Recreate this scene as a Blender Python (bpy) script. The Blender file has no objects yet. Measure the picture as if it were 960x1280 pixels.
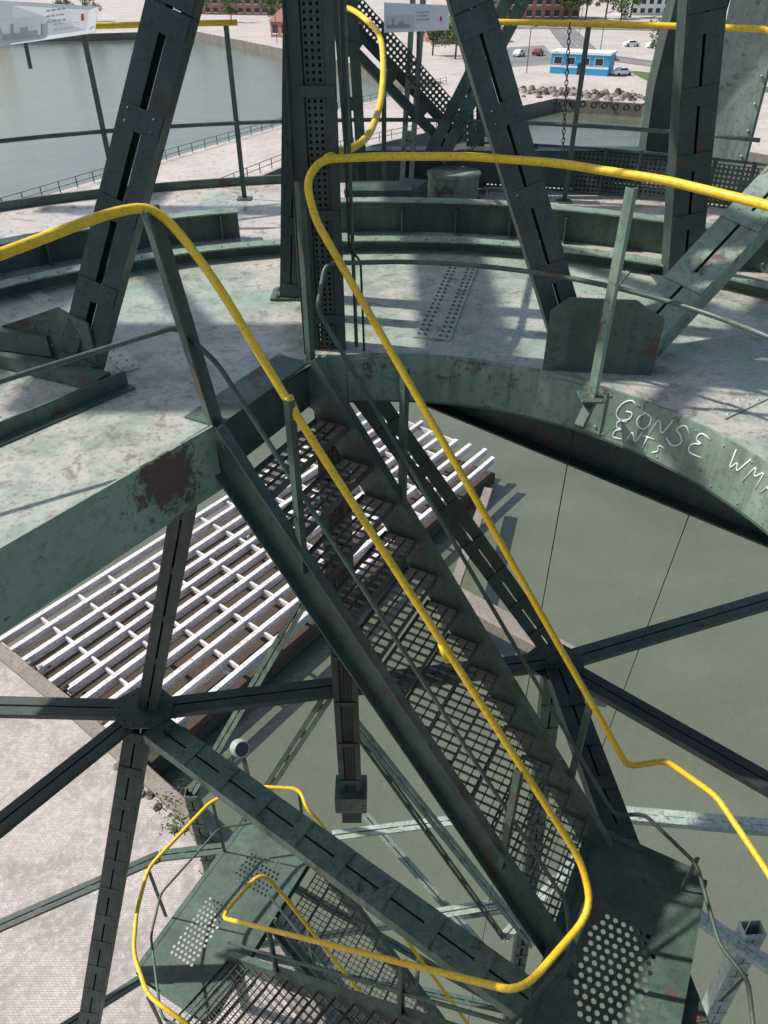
import bpy, math, random
from mathutils import Vector, Matrix
random.seed(7)
scene=bpy.context.scene
COL=scene.collection
V=Vector

# ------------------------------------------------------------ materials
def newmat(name):
    m=bpy.data.materials.new(name); m.use_nodes=True
    nt=m.node_tree; nt.nodes.clear()
    o=nt.nodes.new('ShaderNodeOutputMaterial'); b=nt.nodes.new('ShaderNodeBsdfPrincipled')
    nt.links.new(b.outputs[0],o.inputs[0]); return m,nt,b
def noise(nt,scale,detail=3,rough=.6,vec=None,dist=0):
    n=nt.nodes.new('ShaderNodeTexNoise'); n.inputs['Scale'].default_value=scale
    n.inputs['Detail'].default_value=detail; n.inputs['Roughness'].default_value=rough
    n.inputs['Distortion'].default_value=dist
    if vec: nt.links.new(vec,n.inputs['Vector'])
    return n.outputs['Fac']
def ramp(nt,src,stops):
    r=nt.nodes.new('ShaderNodeValToRGB'); e=r.color_ramp.elements
    while len(e)<len(stops): e.new(.5)
    for i,(p,c) in enumerate(stops):
        e[i].position=p; e[i].color=(c,c,c,1) if not isinstance(c,tuple) else (*c,1)
    nt.links.new(src,r.inputs[0]); return r.outputs[0]
def mix(nt,fac,a,b):
    m=nt.nodes.new('ShaderNodeMix'); m.data_type='RGBA'
    if isinstance(fac,float): m.inputs[0].default_value=fac
    else: nt.links.new(fac,m.inputs[0])
    for i,x in ((6,a),(7,b)):
        if isinstance(x,tuple): m.inputs[i].default_value=(*x,1)
        else: nt.links.new(x,m.inputs[i])
    return m.outputs[2]
def bump(nt,b,src,strength=.3,dist=.01):
    n=nt.nodes.new('ShaderNodeBump'); n.inputs['Strength'].default_value=strength
    n.inputs['Distance'].default_value=dist
    nt.links.new(src,n.inputs['Height']); nt.links.new(n.outputs[0],b.inputs['Normal'])
def objvec(nt,scale=(1,1,1)):
    t=nt.nodes.new('ShaderNodeTexCoord'); m=nt.nodes.new('ShaderNodeMapping')
    m.inputs['Scale'].default_value=scale
    nt.links.new(t.outputs['Object'],m.inputs[0]); return m.outputs[0]
def paint(name,base,light,rust=(.11,.052,.032),rustamt=.62,rough=.45,sc=1.0,streak=.5,full=True,rs=5.0):
    m,nt,b=newmat(name); v=objvec(nt)
    n1=noise(nt,3*sc,3,.65,v); n3=noise(nt,rs*sc,5,.76,v)
    c=mix(nt,ramp(nt,n1,[(.35,0.),(.66,1.)]),base,light)
    if full:
        vs=objvec(nt,(14,14,1.2)); n5=noise(nt,1.0*sc,2,.65,vs); n2=noise(nt,24*sc,2,.7,v)
        c=mix(nt,ramp(nt,n5,[(.46,0.),(.68,streak)]),c,tuple(x*.45+.018 for x in base))
        c=mix(nt,ramp(nt,n2,[(.52,0.),(.68,.6)]),c,tuple(x*.5+.006 for x in base))
        bump(nt,b,n2,.25,.004)
    c=mix(nt,ramp(nt,n3,[(rustamt-.05,0.),(rustamt+.02,.85)]),c,rust)
    nt.links.new(c,b.inputs['Base Color'])
    nt.links.new(ramp(nt,n3,[(.3,rough-.12),(.7,rough+.25)]),b.inputs['Roughness'])
    return m
M={}
M['green']=paint('green_paint',(.050,.090,.070),(.092,.145,.112))
M['dark']=paint('dark_green_paint',(.030,.051,.045),(.055,.085,.073),rustamt=.63)
M['ring']=paint('ring_green_paint',(.165,.245,.185),(.26,.34,.265),rustamt=.62)
M['pale']=paint('pale_green_paint',(.28,.36,.30),(.42,.48,.43),rustamt=.65)
M['yellow']=paint('yellow_paint',(.86,.53,.018),(.90,.60,.035),rust=(.24,.13,.04),rustamt=.68,rough=.38,sc=1.8,streak=.12)
M['steel']=paint('galvanised_steel',(.050,.055,.055),(.12,.125,.12),rustamt=.62,rough=.42,full=False)
M['rust']=paint('half_rusted_green_steel',(.035,.055,.050),(.06,.085,.073),rust=(.075,.038,.028),rustamt=.54,rough=.7,full=False)
M['white']=paint('white_paint',(.78,.78,.76),(.8,.8,.8),rustamt=.85,full=False)
M['black']=paint('black_rubber',(.02,.02,.02),(.035,.035,.035),rustamt=.9,rough=.8,full=False)
M['text']=paint('sign_print',(.30,.30,.31),(.4,.4,.4),rustamt=.9,full=False)
M['pic']=paint('sign_picture_print',(.55,.57,.58),(.7,.72,.72),rustamt=.9,full=False)
M['redmark']=paint('red_print',(.5,.03,.03),(.6,.05,.04),rustamt=.9,full=False)
M['blue']=paint('blue_paint',(.03,.30,.54),(.05,.38,.65),rustamt=.85,full=False)
M['glass']=paint('dark_glass',(.02,.025,.03),(.03,.035,.04),rustamt=.9,rough=.2,full=False)
M['carred']=paint('car_paint_dark',(.15,.02,.02),(.2,.03,.03),rustamt=.9,rough=.25,full=False)
m,nt,b=newmat('dusty_deck_plate'); v=objvec(nt)
a=noise(nt,.9,4,.65,v,.4); c2=noise(nt,4,5,.7,v); c3=noise(nt,30,3,.7,v); c4=noise(nt,1.7,3,.6,v,.3); c5=noise(nt,7,5,.75,v,.6)
tc=nt.nodes.new('ShaderNodeTexCoord'); dm=nt.nodes.new('ShaderNodeVectorMath'); dm.operation='DISTANCE'
dm.inputs[1].default_value=(0,2.2,0); nt.links.new(tc.outputs['Object'],dm.inputs[0])
dv=nt.nodes.new('ShaderNodeMath'); dv.operation='MULTIPLY_ADD'; dv.inputs[1].default_value=.1; nt.links.new(dm.outputs['Value'],dv.inputs[0]); nt.links.new(a,dv.inputs[2])
c=mix(nt,ramp(nt,a,[(.40,0.),(.60,1.)]),(.31,.385,.315),(.47,.43,.385))
c=mix(nt,ramp(nt,c2,[(.45,0.),(.60,.8)]),c,(.235,.305,.245))
c=mix(nt,ramp(nt,dv.outputs[0],[(.90,0.),(1.05,.85)]),c,(.52,.46,.41))
c=mix(nt,ramp(nt,c5,[(.53,0.),(.62,.75)]),c,(.19,.155,.125))
c=mix(nt,ramp(nt,c3,[(.53,0.),(.68,.6)]),c,(.15,.125,.095))
nt.links.new(c,b.inputs['Base Color'])
nt.links.new(ramp(nt,c4,[(.42,.18),(.58,.6)]),b.inputs['Roughness'])
bump(nt,b,c3,.2,.004); M['deck']=m
m,nt,b=newmat('blistered_green_paint'); v=objvec(nt)
n1=noise(nt,3,4,.65,v); n2=noise(nt,22,3,.7,v); n3=noise(nt,8,6,.8,v,1.0)
g=mix(nt,ramp(nt,n1,[(.35,0.),(.68,1.)]),(.21,.30,.225),(.30,.39,.31))
g=mix(nt,ramp(nt,n2,[(.5,0.),(.72,.5)]),g,(.10,.14,.10))
g=mix(nt,ramp(nt,n3,[(.60,0.),(.64,.8)]),g,(.12,.065,.045))
tc=nt.nodes.new('ShaderNodeTexCoord'); dm=nt.nodes.new('ShaderNodeVectorMath'); dm.operation='DISTANCE'
dm.inputs[1].default_value=(-1.06,3.02,-.12); nt.links.new(tc.outputs['Object'],dm.inputs[0])
ad=nt.nodes.new('ShaderNodeMath'); ad.operation='MULTIPLY_ADD'; ad.inputs[1].default_value=.7
nt.links.new(n3,ad.inputs[0]); nt.links.new(dm.outputs['Value'],ad.inputs[2])
g=mix(nt,ramp(nt,ad.outputs[0],[(.50,.92),(.55,0.)]),g,(.090,.040,.034))
nt.links.new(g,b.inputs['Base Color']); b.inputs['Roughness'].default_value=.55; bump(nt,b,n2,.3,.004)
M['blister']=m
m,nt,b=newmat('harbour_water'); v=objvec(nt,(1,1.6,1))
w1=noise(nt,1.6,3,.6,v,.3); w2=noise(nt,.12,3,.6,v)
c=mix(nt,ramp(nt,w2,[(.3,0.),(.7,1.)]),(.105,.118,.078),(.140,.152,.108))
nt.links.new(c,b.inputs['Base Color']); b.inputs['Roughness'].default_value=.08; b.inputs['IOR'].default_value=1.6
bump(nt,b,w1,.36,.12); M['water']=m
def groundmat(name,c1,c2_,c3_,sc,th=.5):
    m,nt,b=newmat(name); v=objvec(nt)
    n1=noise(nt,.12*sc,4,.65,v); n2=noise(nt,1.4*sc,4,.7,v); n3=noise(nt,9*sc,2,.7,v)
    c=mix(nt,ramp(nt,n1,[(.38,0.),(.62,1.)]),c1,c2_)
    c=mix(nt,ramp(nt,n2,[(th,0.),(th+.16,.8)]),c,c3_)
    nt.links.new(c,b.inputs['Base Color']); b.inputs['Roughness'].default_value=.9
    bump(nt,b,n3,.3,.05); return m
M['ground']=groundmat('pale_quay_concrete',(.51,.45,.405),(.42,.37,.34),(.29,.265,.24),1)
M['wall']=groundmat('quay_wall_concrete',(.22,.20,.17),(.15,.14,.12),(.08,.09,.06),2)
M['asphalt']=groundmat('asphalt',(.20,.20,.20),(.16,.16,.16),(.24,.23,.22),1)
M['mud']=groundmat('rusty_slab',(.085,.048,.036),(.06,.06,.04),(.035,.028,.02),6)
M['beamc']=groundmat('weathered_white_beam',(.76,.73,.71),(.62,.57,.55),(.24,.14,.115),7,.53)
M['brownc']=groundmat('brown_concrete',(.30,.25,.21),(.22,.19,.155),(.12,.11,.08),8)
M['roof']=groundmat('red_roof',(.30,.13,.10),(.25,.12,.10),(.18,.10,.08),1)
m,nt,b=newmat('cobble_paving'); v=objvec(nt)
br=nt.nodes.new('ShaderNodeTexBrick'); br.inputs['Scale'].default_value=4.5; br.inputs['Mortar Size'].default_value=.03
br.inputs['Color1'].default_value=(.55,.475,.43,1); br.inputs['Color2'].default_value=(.43,.375,.345,1); br.inputs['Mortar'].default_value=(.27,.24,.22,1)
nt.links.new(v,br.inputs[0]); n1=noise(nt,.55,5,.75,v,.5); n2=noise(nt,5,3,.7,v)
c=mix(nt,ramp(nt,n1,[(.43,0.),(.58,.8)]),br.outputs[0],(.27,.245,.215)); c=mix(nt,ramp(nt,n2,[(.50,0.),(.7,.7)]),c,(.55,.49,.45))
nt.links.new(c,b.inputs['Base Color']); b.inputs['Roughness'].default_value=.9; bump(nt,b,n2,.4,.03); M['cobble']=m
m,nt,b=newmat('brick_wall'); v=objvec(nt)
n1=noise(nt,.4,3,.6,v); c=mix(nt,n1,(.30,.13,.10),(.40,.23,.18)); nt.links.new(c,b.inputs['Base Color']); b.inputs['Roughness'].default_value=.9; M['brick']=m
m,nt,b=newmat('foliage'); v=objvec(nt)
n1=noise(nt,1.2,3,.6,v); c=mix(nt,ramp(nt,n1,[(.3,0.),(.7,1.)]),(.05,.095,.018),(.12,.18,.04)); nt.links.new(c,b.inputs['Base Color']); b.inputs['Roughness'].default_value=.7; M['leaf']=m
M['bark']=groundmat('bark',(.10,.07,.05),(.08,.06,.04),(.05,.04,.03),5)

# ------------------------------------------------------------ mesh builder
class MB:
    def __init__(s): s.v=[];s.f=[];s.m=[];s.sm=[];s.mats=[]
    def mi(s,k):
        if k not in s.mats: s.mats.append(k)
        return s.mats.index(k)
    def add(s,vs,fs,mat,smooth=False):
        o=len(s.v); s.v+= [tuple(x) for x in vs]; i=s.mi(mat)
        for f in fs: s.f.append([o+j for j in f]); s.m.append(i); s.sm.append(smooth)
    def obj(s,name,parent=None):
        me=bpy.data.meshes.new(name); me.from_pydata(s.v,[],s.f)
        for k in s.mats: me.materials.append(M[k])
        me.polygons.foreach_set('material_index',s.m); me.polygons.foreach_set('use_smooth',s.sm); me.update()
        o=bpy.data.objects.new(name,me); COL.objects.link(o)
        if parent: o.parent=parent
        return o
    def prof(s,p1,p2,rects,mat,up=V((0,0,1))):
        p1=V(p1);p2=V(p2);t=(p2-p1).normalized();up=V(up)
        if abs(t.dot(up.normalized()))>.98: up=V((0,1,0))
        sd=t.cross(up).normalized();u=sd.cross(t).normalized()
        for (a,b_,c,d) in rects:
            vs=[]
            for p in (p1,p2):
                for (x,y) in ((a,c),(b_,c),(b_,d),(a,d)): vs.append(p+sd*x+u*y)
            s.add(vs,[(3,2,1,0),(4,5,6,7),(0,1,5,4),(1,2,6,5),(2,3,7,6),(3,0,4,7)],mat)
        return sd,u,t
    def bar(s,p1,p2,w,h,mat,up=(0,0,1)): s.prof(p1,p2,[(-w/2,w/2,-h/2,h/2)],mat,up)
    def box(s,lo,hi,mat):
        x0,y0,z0=lo;x1,y1,z1=hi
        s.add([(x0,y0,z0),(x1,y0,z0),(x1,y1,z0),(x0,y1,z0),(x0,y0,z1),(x1,y0,z1),(x1,y1,z1),(x0,y1,z1)],
              [(3,2,1,0),(4,5,6,7),(0,1,5,4),(1,2,6,5),(2,3,7,6),(3,0,4,7)],mat)
    def ibeam(s,p1,p2,w,h,mat,up=(0,0,1),t=.014):
        s.prof(p1,p2,[(-w/2,w/2,h/2-t,h/2),(-w/2,w/2,-h/2,-h/2+t),(-t/2,t/2,-h/2+t,h/2-t)],mat,up)
    def chan(s,p1,p2,w,h,mat,up=(0,0,1),t=.012,side=1):
        r=[(-t/2,t/2,-h/2,h/2)]
        a,b_=(t/2,w) if side>0 else (-w,-t/2)
        r+=[(a,b_,h/2-t,h/2),(a,b_,-h/2,-h/2+t)]
        s.prof(p1,p2,r,mat,up)
    def tee(s,p1,p2,w,h,mat,up=(0,0,1),t=.012,gap=.018):
        g=gap/2
        s.prof(p1,p2,[(-w/2,-g-t,0,t),(-g-t,-g,-h+t,t),(g+t,w/2,0,t),(g,g+t,-h+t,t)],mat,up)
        p1=V(p1);p2=V(p2);L=(p2-p1).length;n=max(1,int(L/.55)); d=(p2-p1)/L
        for i in range(1,n+1):
            c=p1+d*(L*(i-.5)/n); s.prof(c-d*.04,c+d*.04,[(-g+.001,g-.001,-h+.02,.004)],mat,up)
    def pair(s,p1,p2,w,h,mat,up=(0,-1,0),bw=.075,t=.012,step=.42,riv=True):
        p1=V(p1);p2=V(p2)
        sd,u,tt=s.prof(p1,p2,[(-w/2,-w/2+bw,h/2-t,h/2),(-w/2,-w/2+t,-h/2,h/2-t),(-w/2+t,-w/2+bw,-h/2,-h/2+t),
                     (w/2-bw,w/2,h/2-t,h/2),(w/2-t,w/2,-h/2,h/2-t),(w/2-bw,w/2-t,-h/2,-h/2+t)],mat,up)
        L=(p2-p1).length;n=max(2,int(L/step))
        for i in range(n+1):
            c=p1+tt*(.06+(L-.12)*i/n)
            s.prof(c-tt*.055,c+tt*.055,[(-w/2+.006,w/2-.006,h/2+.001,h/2+.009)],mat,u)
            if riv:
                for a in (-w/2+bw*.5,w/2-bw*.5):
                    for q in (-.03,.03): s.rivet(c+sd*a+tt*q+u*(h/2+.009),u,.010,mat)
    def rivet(s,p,n,r,mat):
        n=V(n).normalized();a=n.orthogonal().normalized();b_=n.cross(a);p=V(p)
        vs=[p+(a*math.cos(k*math.pi/3)+b_*math.sin(k*math.pi/3))*r for k in range(6)]
        vs+=[p+n*r*.6+(a*math.cos(k*math.pi/3)+b_*math.sin(k*math.pi/3))*r*.6 for k in range(6)]
        s.add(vs,[(6,7,8,9,10,11)]+[(k,(k+1)%6,6+(k+1)%6,6+k) for k in range(6)],mat,True)
    def tube(s,pts,r,mat,seg=10,fil=0.08,closed=False):
        P=[V(p) for p in pts]
        if fil>0 and len(P)>2:
            Q=[P[0]]
            for i in range(1,len(P)-1):
                a,b_,c=P[i-1],P[i],P[i+1]
                la=min(fil,(b_-a).length*.45);lc=min(fil,(c-b_).length*.45)
                A=b_+(a-b_).normalized()*la;C=b_+(c-b_).normalized()*lc
                for k in range(6):
                    q=k/5; Q.append(A*(1-q)**2+b_*2*q*(1-q)+C*q*q)
            Q.append(P[-1]);P=Q
        n=len(P);T=[]
        for i in range(n):
            a=P[(i-1)%n] if (closed or i>0) else P[i]; c=P[(i+1)%n] if (closed or i<n-1) else P[i]
            T.append((c-a).normalized())
        N=T[0].orthogonal().normalized();vs=[]
        for i in range(n):
            N=(N-T[i]*N.dot(T[i])).normalized();B=T[i].cross(N)
            for k in range(seg):
                an=2*math.pi*k/seg; vs.append(P[i]+(N*math.cos(an)+B*math.sin(an))*r)
        fs=[]
        for i in range(n if closed else n-1):
            j=(i+1)%n
            for k in range(seg): fs.append((i*seg+k,i*seg+(k+1)%seg,j*seg+(k+1)%seg,j*seg+k))
        if not closed: fs+= [tuple(range(seg))[::-1],tuple((n-1)*seg+k for k in range(seg))]
        s.add(vs,fs,mat,True)
    def plate(s,pts,n,t,mat):
        n=V(n).normalized();P=[V(p) for p in pts];k=len(P)
        s.add(P+[p-n*t for p in P],[tuple(range(k)),tuple(range(2*k-1,k-1,-1))]+[(i,k+i,k+(i+1)%k,(i+1)%k) for i in range(k)],mat)
    def perf(s,o,ex,ey,nx,ny,hole,mat,mask=None,stag=False):
        o=V(o);ex=V(ex);ey=V(ey)
        for i in range(nx):
            for j in range(ny):
                c=o+ex*(i+.5)+ey*(j+.5)
                q=[(-.5,-.5),(0,-.5),(.5,-.5),(.5,0),(.5,.5),(0,.5),(-.5,.5),(-.5,0)]
                if mask and not mask(i,j):
                    s.add([c+ex*a+ey*b_ for a,b_ in (q[0],q[2],q[4],q[6])],[(0,1,2,3)],mat);continue
                out=[c+ex*a+ey*b_ for a,b_ in q]
                off=ex*(.16 if (stag and j%2) else (-.16 if stag else 0))
                inn=[c+off+ex*hole*.5*math.cos(math.pi*(1.25+k*.25))+ey*hole*.5*math.sin(math.pi*(1.25+k*.25)) for k in range(8)]
                s.add(out+inn,[(k,(k+1)%8,8+(k+1)%8,8+k) for k in range(8)],mat)
    def grating(s,o,ex,ey,mat,px=.045,py=.06,h=.022,t=.004):
        o=V(o);ex=V(ex);ey=V(ey);lx=ex.length;ly=ey.length
        nx=int(lx/px);ny=max(2,round(ly/py))
        for i in range(nx+1):
            a=o+ex*(i/nx); s.bar(a,a+ey,t,h,mat)
        for j in range(ny+1):
            a=o+ey*(j/ny)-V((0,0,.001)); s.bar(a,a+ex,t,h*.9,mat)

def empty(name,loc=(0,0,0)):
    e=bpy.data.objects.new(name,None); COL.objects.link(e); e.empty_display_size=.2; return e

C=V((0,2.2,0))
def cyl(r,deg,z): a=math.radians(deg); return V((C.x+r*math.cos(a),C.y+r*math.sin(a),z))
d1=V((.882,-.471,0)); r1=V((.471,.882,0)); W1=.86
L0=V((-.87,3.30,0)); S1=1.45

# ------------------------------------------------------------ deck
b_=MB()
hole=[cyl(2.0,a,0) for a in range(100,-169,-4)]
hole=[p for p in hole if not (p.x<-.3 and p.y>1.8)]
A=V((-.35,4.17,0));B=V((-1.95,1.76,0))
hole=[A]+hole+[B]
for k in range(1,12): hole.append(B.lerp(A,k/12))
n=len(hole)
ctr=V((.2,2.3,0))
def outp(p,R):
    d=(p-ctr);d.z=0;d.normalize(); oc=ctr-C
    bq=oc.dot(d); cq=oc.length_squared-R*R; return ctr+d*(-bq+math.sqrt(bq*bq-cq))
rings=[hole,[outp(p,3.4) for p in hole],[outp(p,4.9) for p in hole],[outp(p,6.3) for p in hole]]
vs=[];fs=[]
for rr in rings: vs+=rr
for k in range(3):
    for i in range(n): j=(i+1)%n; fs.append((k*n+i,(k+1)*n+i,(k+1)*n+j,k*n+j))
b_.add(vs,[f[::-1] for f in fs],'deck')
b_.add([v-V((0,0,.02)) for v in vs],fs,'dark')
o=rings[3];b_.add([p for p in o]+[p-V((0,0,.35)) for p in o],[(i,n+i,n+(i+1)%n,(i+1)%n) for i in range(n)],'green')
p=V((.30,4.40,.005));q=V((.63,5.84,.005));t=(q-p).normalized();sd=t.cross(V((0,0,1)))
b_.bar(p,q,.24,.010,'deck')
for i in range(19):
    for a in (-.09,-.05,.05,.09): b_.rivet(p+t*(.05+i*.075)+sd*a+V((0,0,.005)),(0,0,1),.014,'green')
for ang in (62,35,130,150,170,10):
    p=cyl(2.15,ang,.004);q=cyl(3.95,ang,.004)
    if ang>100: p=cyl(2.3,ang,.004)
    b_.bar(p,q,.10,.008,'deck'); t=(q-p).normalized();sd=t.cross(V((0,0,1)))
    for i in range(int((q-p).length/.09)):
        for a in (-.03,.03): b_.rivet(p+t*(.05+i*.09)+sd*a+V((0,0,.004)),(0,0,1),.011,'deck')
slew=b_.obj('slewing_deck')

b_=MB()
def arcwall(mb,r,a0,a1,z0,z1,th,mat,step=3,fl=0,flz=None):
    nseg=max(2,int(abs(a1-a0)/step))
    A_=[a0+(a1-a0)*i/nseg for i in range(nseg+1)]
    vs=[];fs=[]
    for a in A_:
        vs+= [cyl(r,a,z0),cyl(r,a,z1),cyl(r+th,a,z1),cyl(r+th,a,z0)]
    for i in range(nseg):
        for k in range(4):
            fs.append((i*4+k,i*4+(k+1)%4,(i+1)*4+(k+1)%4,(i+1)*4+k))
    fs+=[(3,2,1,0),(nseg*4,nseg*4+1,nseg*4+2,nseg*4+3)]
    mb.add(vs,fs,mat)
arcwall(b_,1.985,100,-167,-.31,.006,.014,'ring')
arcwall(b_,1.985,100,-167,-.325,-.311,.12,'green')
for aa in (92,72,55,8,-20):
    arcwall(b_,1.976,aa-4.5,aa+4.5,-.29,-.02,.008,'ring',2)
    for j in range(5):
        for z in (-.05,-.25): b_.rivet(cyl(1.976,aa-3.6+j*1.8,z),C-cyl(1.976,aa,0),.012,'ring')
for a in range(-20,98,5):
    for z in (-.035,-.285): b_.rivet(cyl(1.985,a,z),C-cyl(2,a,0),.009,'ring')
b_.obj('ring_girder')
b_=MB()
cd=(B-A).normalized(); cn=cd.cross(V((0,0,1)));
if cn.dot(C-A)<0: cn=-cn
Lp=L0+cd*.02
b_.plate([Lp+cn*.012+V((0,0,.03)),B+cn*.012+V((0,0,.03)),B+cn*.012+V((0,0,-.36)),Lp+cn*.012+V((0,0,-.36))],cn,.012,'blister')
b_.bar(Lp+V((0,0,-.355))-cn*.055,B+V((0,0,-.355))-cn*.055,.11,.012,'green')
Rq=L0+r1*W1
b_.plate([A+cn*.012+V((0,0,.006)),Rq+cn*.012+V((0,0,.006)),Rq+cn*.012+V((0,0,-.3)),A+cn*.012+V((0,0,-.3))],cn,.012,'ring')
b_.bar(L0-cn*.10+V((0,0,.006)),Rq-cn*.10+V((0,0,.006)),.22,.010,'green')
b_.bar(L0+cn*.006+V((0,0,-.14)),Rq+cn*.006+V((0,0,-.14)),.012,.28,'dark')
for i in range(6):
    for z in (-.01,-.33): b_.rivet(L0.lerp(B,.04+i*.18)+cn*.012+V((0,0,z)),cn,.008,'blister')
b_.obj('straight_edge_girder')
b_=MB()
b_.ibeam((.2,5.2,-.41),(2.7,3.0,-.41),.2,.76,'dark')
b_.ibeam((-1.2,4.1,-.25),(-2.9,1.4,-.25),.16,.4,'dark')
b_.ibeam((-.6,4.9,-.25),(.6,4.9,-.25),.16,.4,'dark')
for ang in (20,60,120,150,180):
    b_.ibeam(cyl(2.3,ang,-.2),cyl(6.2,ang,-.2),.14,.32,'dark')
b_.obj('deck_support_girders')

b_=MB()
arcwall(b_,4.0,20,174,.0,.09,.02,'green'); arcwall(b_,3.9,20,174,.0905,.102,.13,'ring')
for a in range(22,172,3): b_.rivet(cyl(3.94,a,.102),(0,0,1),.012,'green')
b_.obj('circular_rail_curb')
b_=MB()
arcwall(b_,4.5,20,96,.0,.26,.02,'green');arcwall(b_,4.42,20,96,.2605,.272,.14,'ring')
arcwall(b_,4.5,106,174,.0,.22,.02,'green');arcwall(b_,4.42,106,174,.2205,.232,.14,'ring')
for a in list(range(22,95,6))+list(range(108,172,6)):
    b_.bar(cyl(4.40,a,.11),cyl(4.495,a,.11),.012,.2,'green')
for a in (70,74,50,54,86,82):
    for z in (.06,.12,.18): b_.rivet(cyl(4.5,a,z),C-cyl(4.5,a,0),.02,'green')
b_.obj('outer_ring_wall')
b_=MB()
arcwall(b_,6.3,20,174,-.1,.08,.03,'green')
b_.obj('deck_toe_board')

# ------------------------------------------------------------ stairs
def flight(name,L,d,r,W,slope,smax,ntread,depth=.21):
    root=empty(name)
    L=V(L)
    dn=V((d.x,d.y,-slope)).normalized()
    up=dn.cross(r).normalized()
    if up.z<0: up=-up
    mb=MB()
    for k,base in enumerate((L,L+r*W)):
        p=base-dn*.05+V((0,0,-.06)); q=base+V((d.x*smax,d.y*smax,-slope*smax))+V((0,0,-.03))
        sdv=dn.cross(up)
        sg=1 if (sdv.dot(r)>0)==(k==1) else -1
        mb.chan(p,q,.06,.23,'green',up,.010,sg)
        L_=(q-p).length
        for i in range(ntread):
            c=p+dn*(L_*(i+.6)/ntread)
            for e in (-.05,.05):
                rr=(-r if k==0 else r)
                mb.rivet(c+up*e+rr*.006,rr,.011,'steel'); mb.rivet(c+up*e-rr*.006,-rr,.011,'steel')
    mb.obj('stringers',root)
    mb=MB()
    for i in range(1,ntread+1):
        s=smax*i/(ntread+.5)
        o=L+V((d.x*s,d.y*s,-slope*s-.13+random.uniform(-.004,.004)))+r*.02-d*.10
        mb.grating(o,r*(W-.04),d*depth,'steel',.060,.068,.024,.0045)
        f=o+d*(depth+.005); mb.bar(f,f+r*(W-.04),.006,.05,'steel')
        f=o-d*.005; mb.bar(f,f+r*(W-.04),.006,.045,'steel')
        for e in (.005,W-.045):
            mb.bar(o+r*e,o+r*e+d*depth,.006,.05,'steel')
    mb.obj('grating_treads',root)
flight('steel_staircase',L0,d1,r1,W1,S1,2.36,14)
def onS(L,s,h,d=d1,slope=S1): return V((L.x+d.x*s,L.y+d.y*s,L.z-slope*s+h))
R0=L0+r1*W1
d2=V((-.776,.631,0));r2=V((-.631,-.776,0))
F2=V((.73,1.6,-3.4))
flight('steel_staircase',F2,d2,r2,.8,1.16,3.1,14,.26)
F3=V((-1.30,4.04,-7.0))
flight('steel_staircase',F3,d1,r1,W1,1.5,2.36,14)

def railobj(pts,r=.021,fil=.09,mat='yellow'):
    mb=MB(); mb.tube(pts,r,mat,10,fil); return mb
h1=1.02
mb=railobj([(-2.15,1.05,1.1),(-1.36,2.65,1.1),(-1.12,3.20,1.1),(-.97,3.32,1.09),onS(L0,.12,h1-.02),onS(L0,.517,h1-.05),onS(L0,1.3,h1-.01),onS(L0,2.30,1.05),
   (1.2,2.02,-2.45),(.73,1.6,-2.45),(-1.67,3.55,-5.92),(-1.32,4.02,-5.9),onS(F3,.2,1.1,d1,1.5),onS(F3,2.3,1.1,d1,1.5)],.021,.16)
for s in (.5,1.35): mb.tube([onS(L0,s-.02,h1-.025+.02*S1-.02),onS(L0,s+.02,h1-.035-.02*S1)],.0235,'yellow',10,0)
mb.obj('yellow_handrail')
mb=railobj([(2.05,2.0,1.1),(1.92,2.62,1.1),(1.62,3.3,1.1),(1.33,3.72,1.1),(.89,4.08,1.1),(.45,4.24,1.1),(-.02,4.24,1.1),(-.33,4.17,1.1),(-.40,4.05,1.02),onS(R0,.12,h1),onS(R0,1.2,h1+.025),onS(R0,2.38,1.05),
   (1.95,3.05,-2.5),(2.20,2.78,-2.5),(2.33,2.27,-2.5),(2.42,1.6,-2.5),(2.2,.6,-2.5)],.021,.07)
mb.obj('yellow_handrail')
mb=railobj([(-1.76,2.57,-5.9),(-2.23,2.83,-5.9),(-2.47,3.21,-5.9),(-2.54,3.6,-5.9),(-2.54,4.05,-5.9),(-2.0,4.85,-5.9),(-1.51,5.03,-5.9),(-.99,5.0,-5.9),(-.90,4.78,-5.95),onS(F3+r1*W1,.15,1.1,d1,1.5),onS(F3+r1*W1,2.3,1.1,d1,1.5)],.021,.12)
for p in ((-2.23,2.83),(-2.54,4.05),(-1.99,4.83),(-1.0,4.98)):
    mb.bar((p[0],p[1],-7),(p[0],p[1],-5.92),.035,.012,'green')
mb.tube([(-1.76,2.57,-6.45),(-2.21,2.85,-6.45),(-2.5,3.6,-6.45),(-2.5,4.05,-6.45),(-1.98,4.83,-6.45),(-1.0,4.98,-6.45)],.014,'green',8,.08)
mb.obj('yellow_handrail')
def arcpts(r,a0,a1,z,n=14): return [cyl(r,a0+(a1-a0)*i/n,z) for i in range(n+1)]
mb=MB()
mb.tube(arcpts(5.75,150,103,1.47),.024,'yellow',10,0)
mb.tube([(-.45,7.75,1.60),(-.25,7.2,1.60),(-.02,6.3,1.50),(.0,5.9,1.32),(-.02,5.3,1.18),(-.10,4.6,1.1),(-.30,4.2,1.1)],.021,'yellow',10,.3)
mb.tube(arcpts(5.75,84,58,1.47)+[cyl(5.75,57,1.44),cyl(5.75,56.6,1.3)],.024,'yellow',10,0)
mb.tube(arcpts(5.75,165,56,.68,30),.018,'green',8,0)
for a in (116,104,90,72):
    mb.bar(cyl(5.75,a,0),cyl(5.75,a,1.46),.045,.012,'green',(0,1,0))
    mb.bar(cyl(5.75,a,.004),cyl(5.75,a,.012),.14,.14,'green')
mb.obj('deck_guard_railing')
mb=MB()
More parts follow.
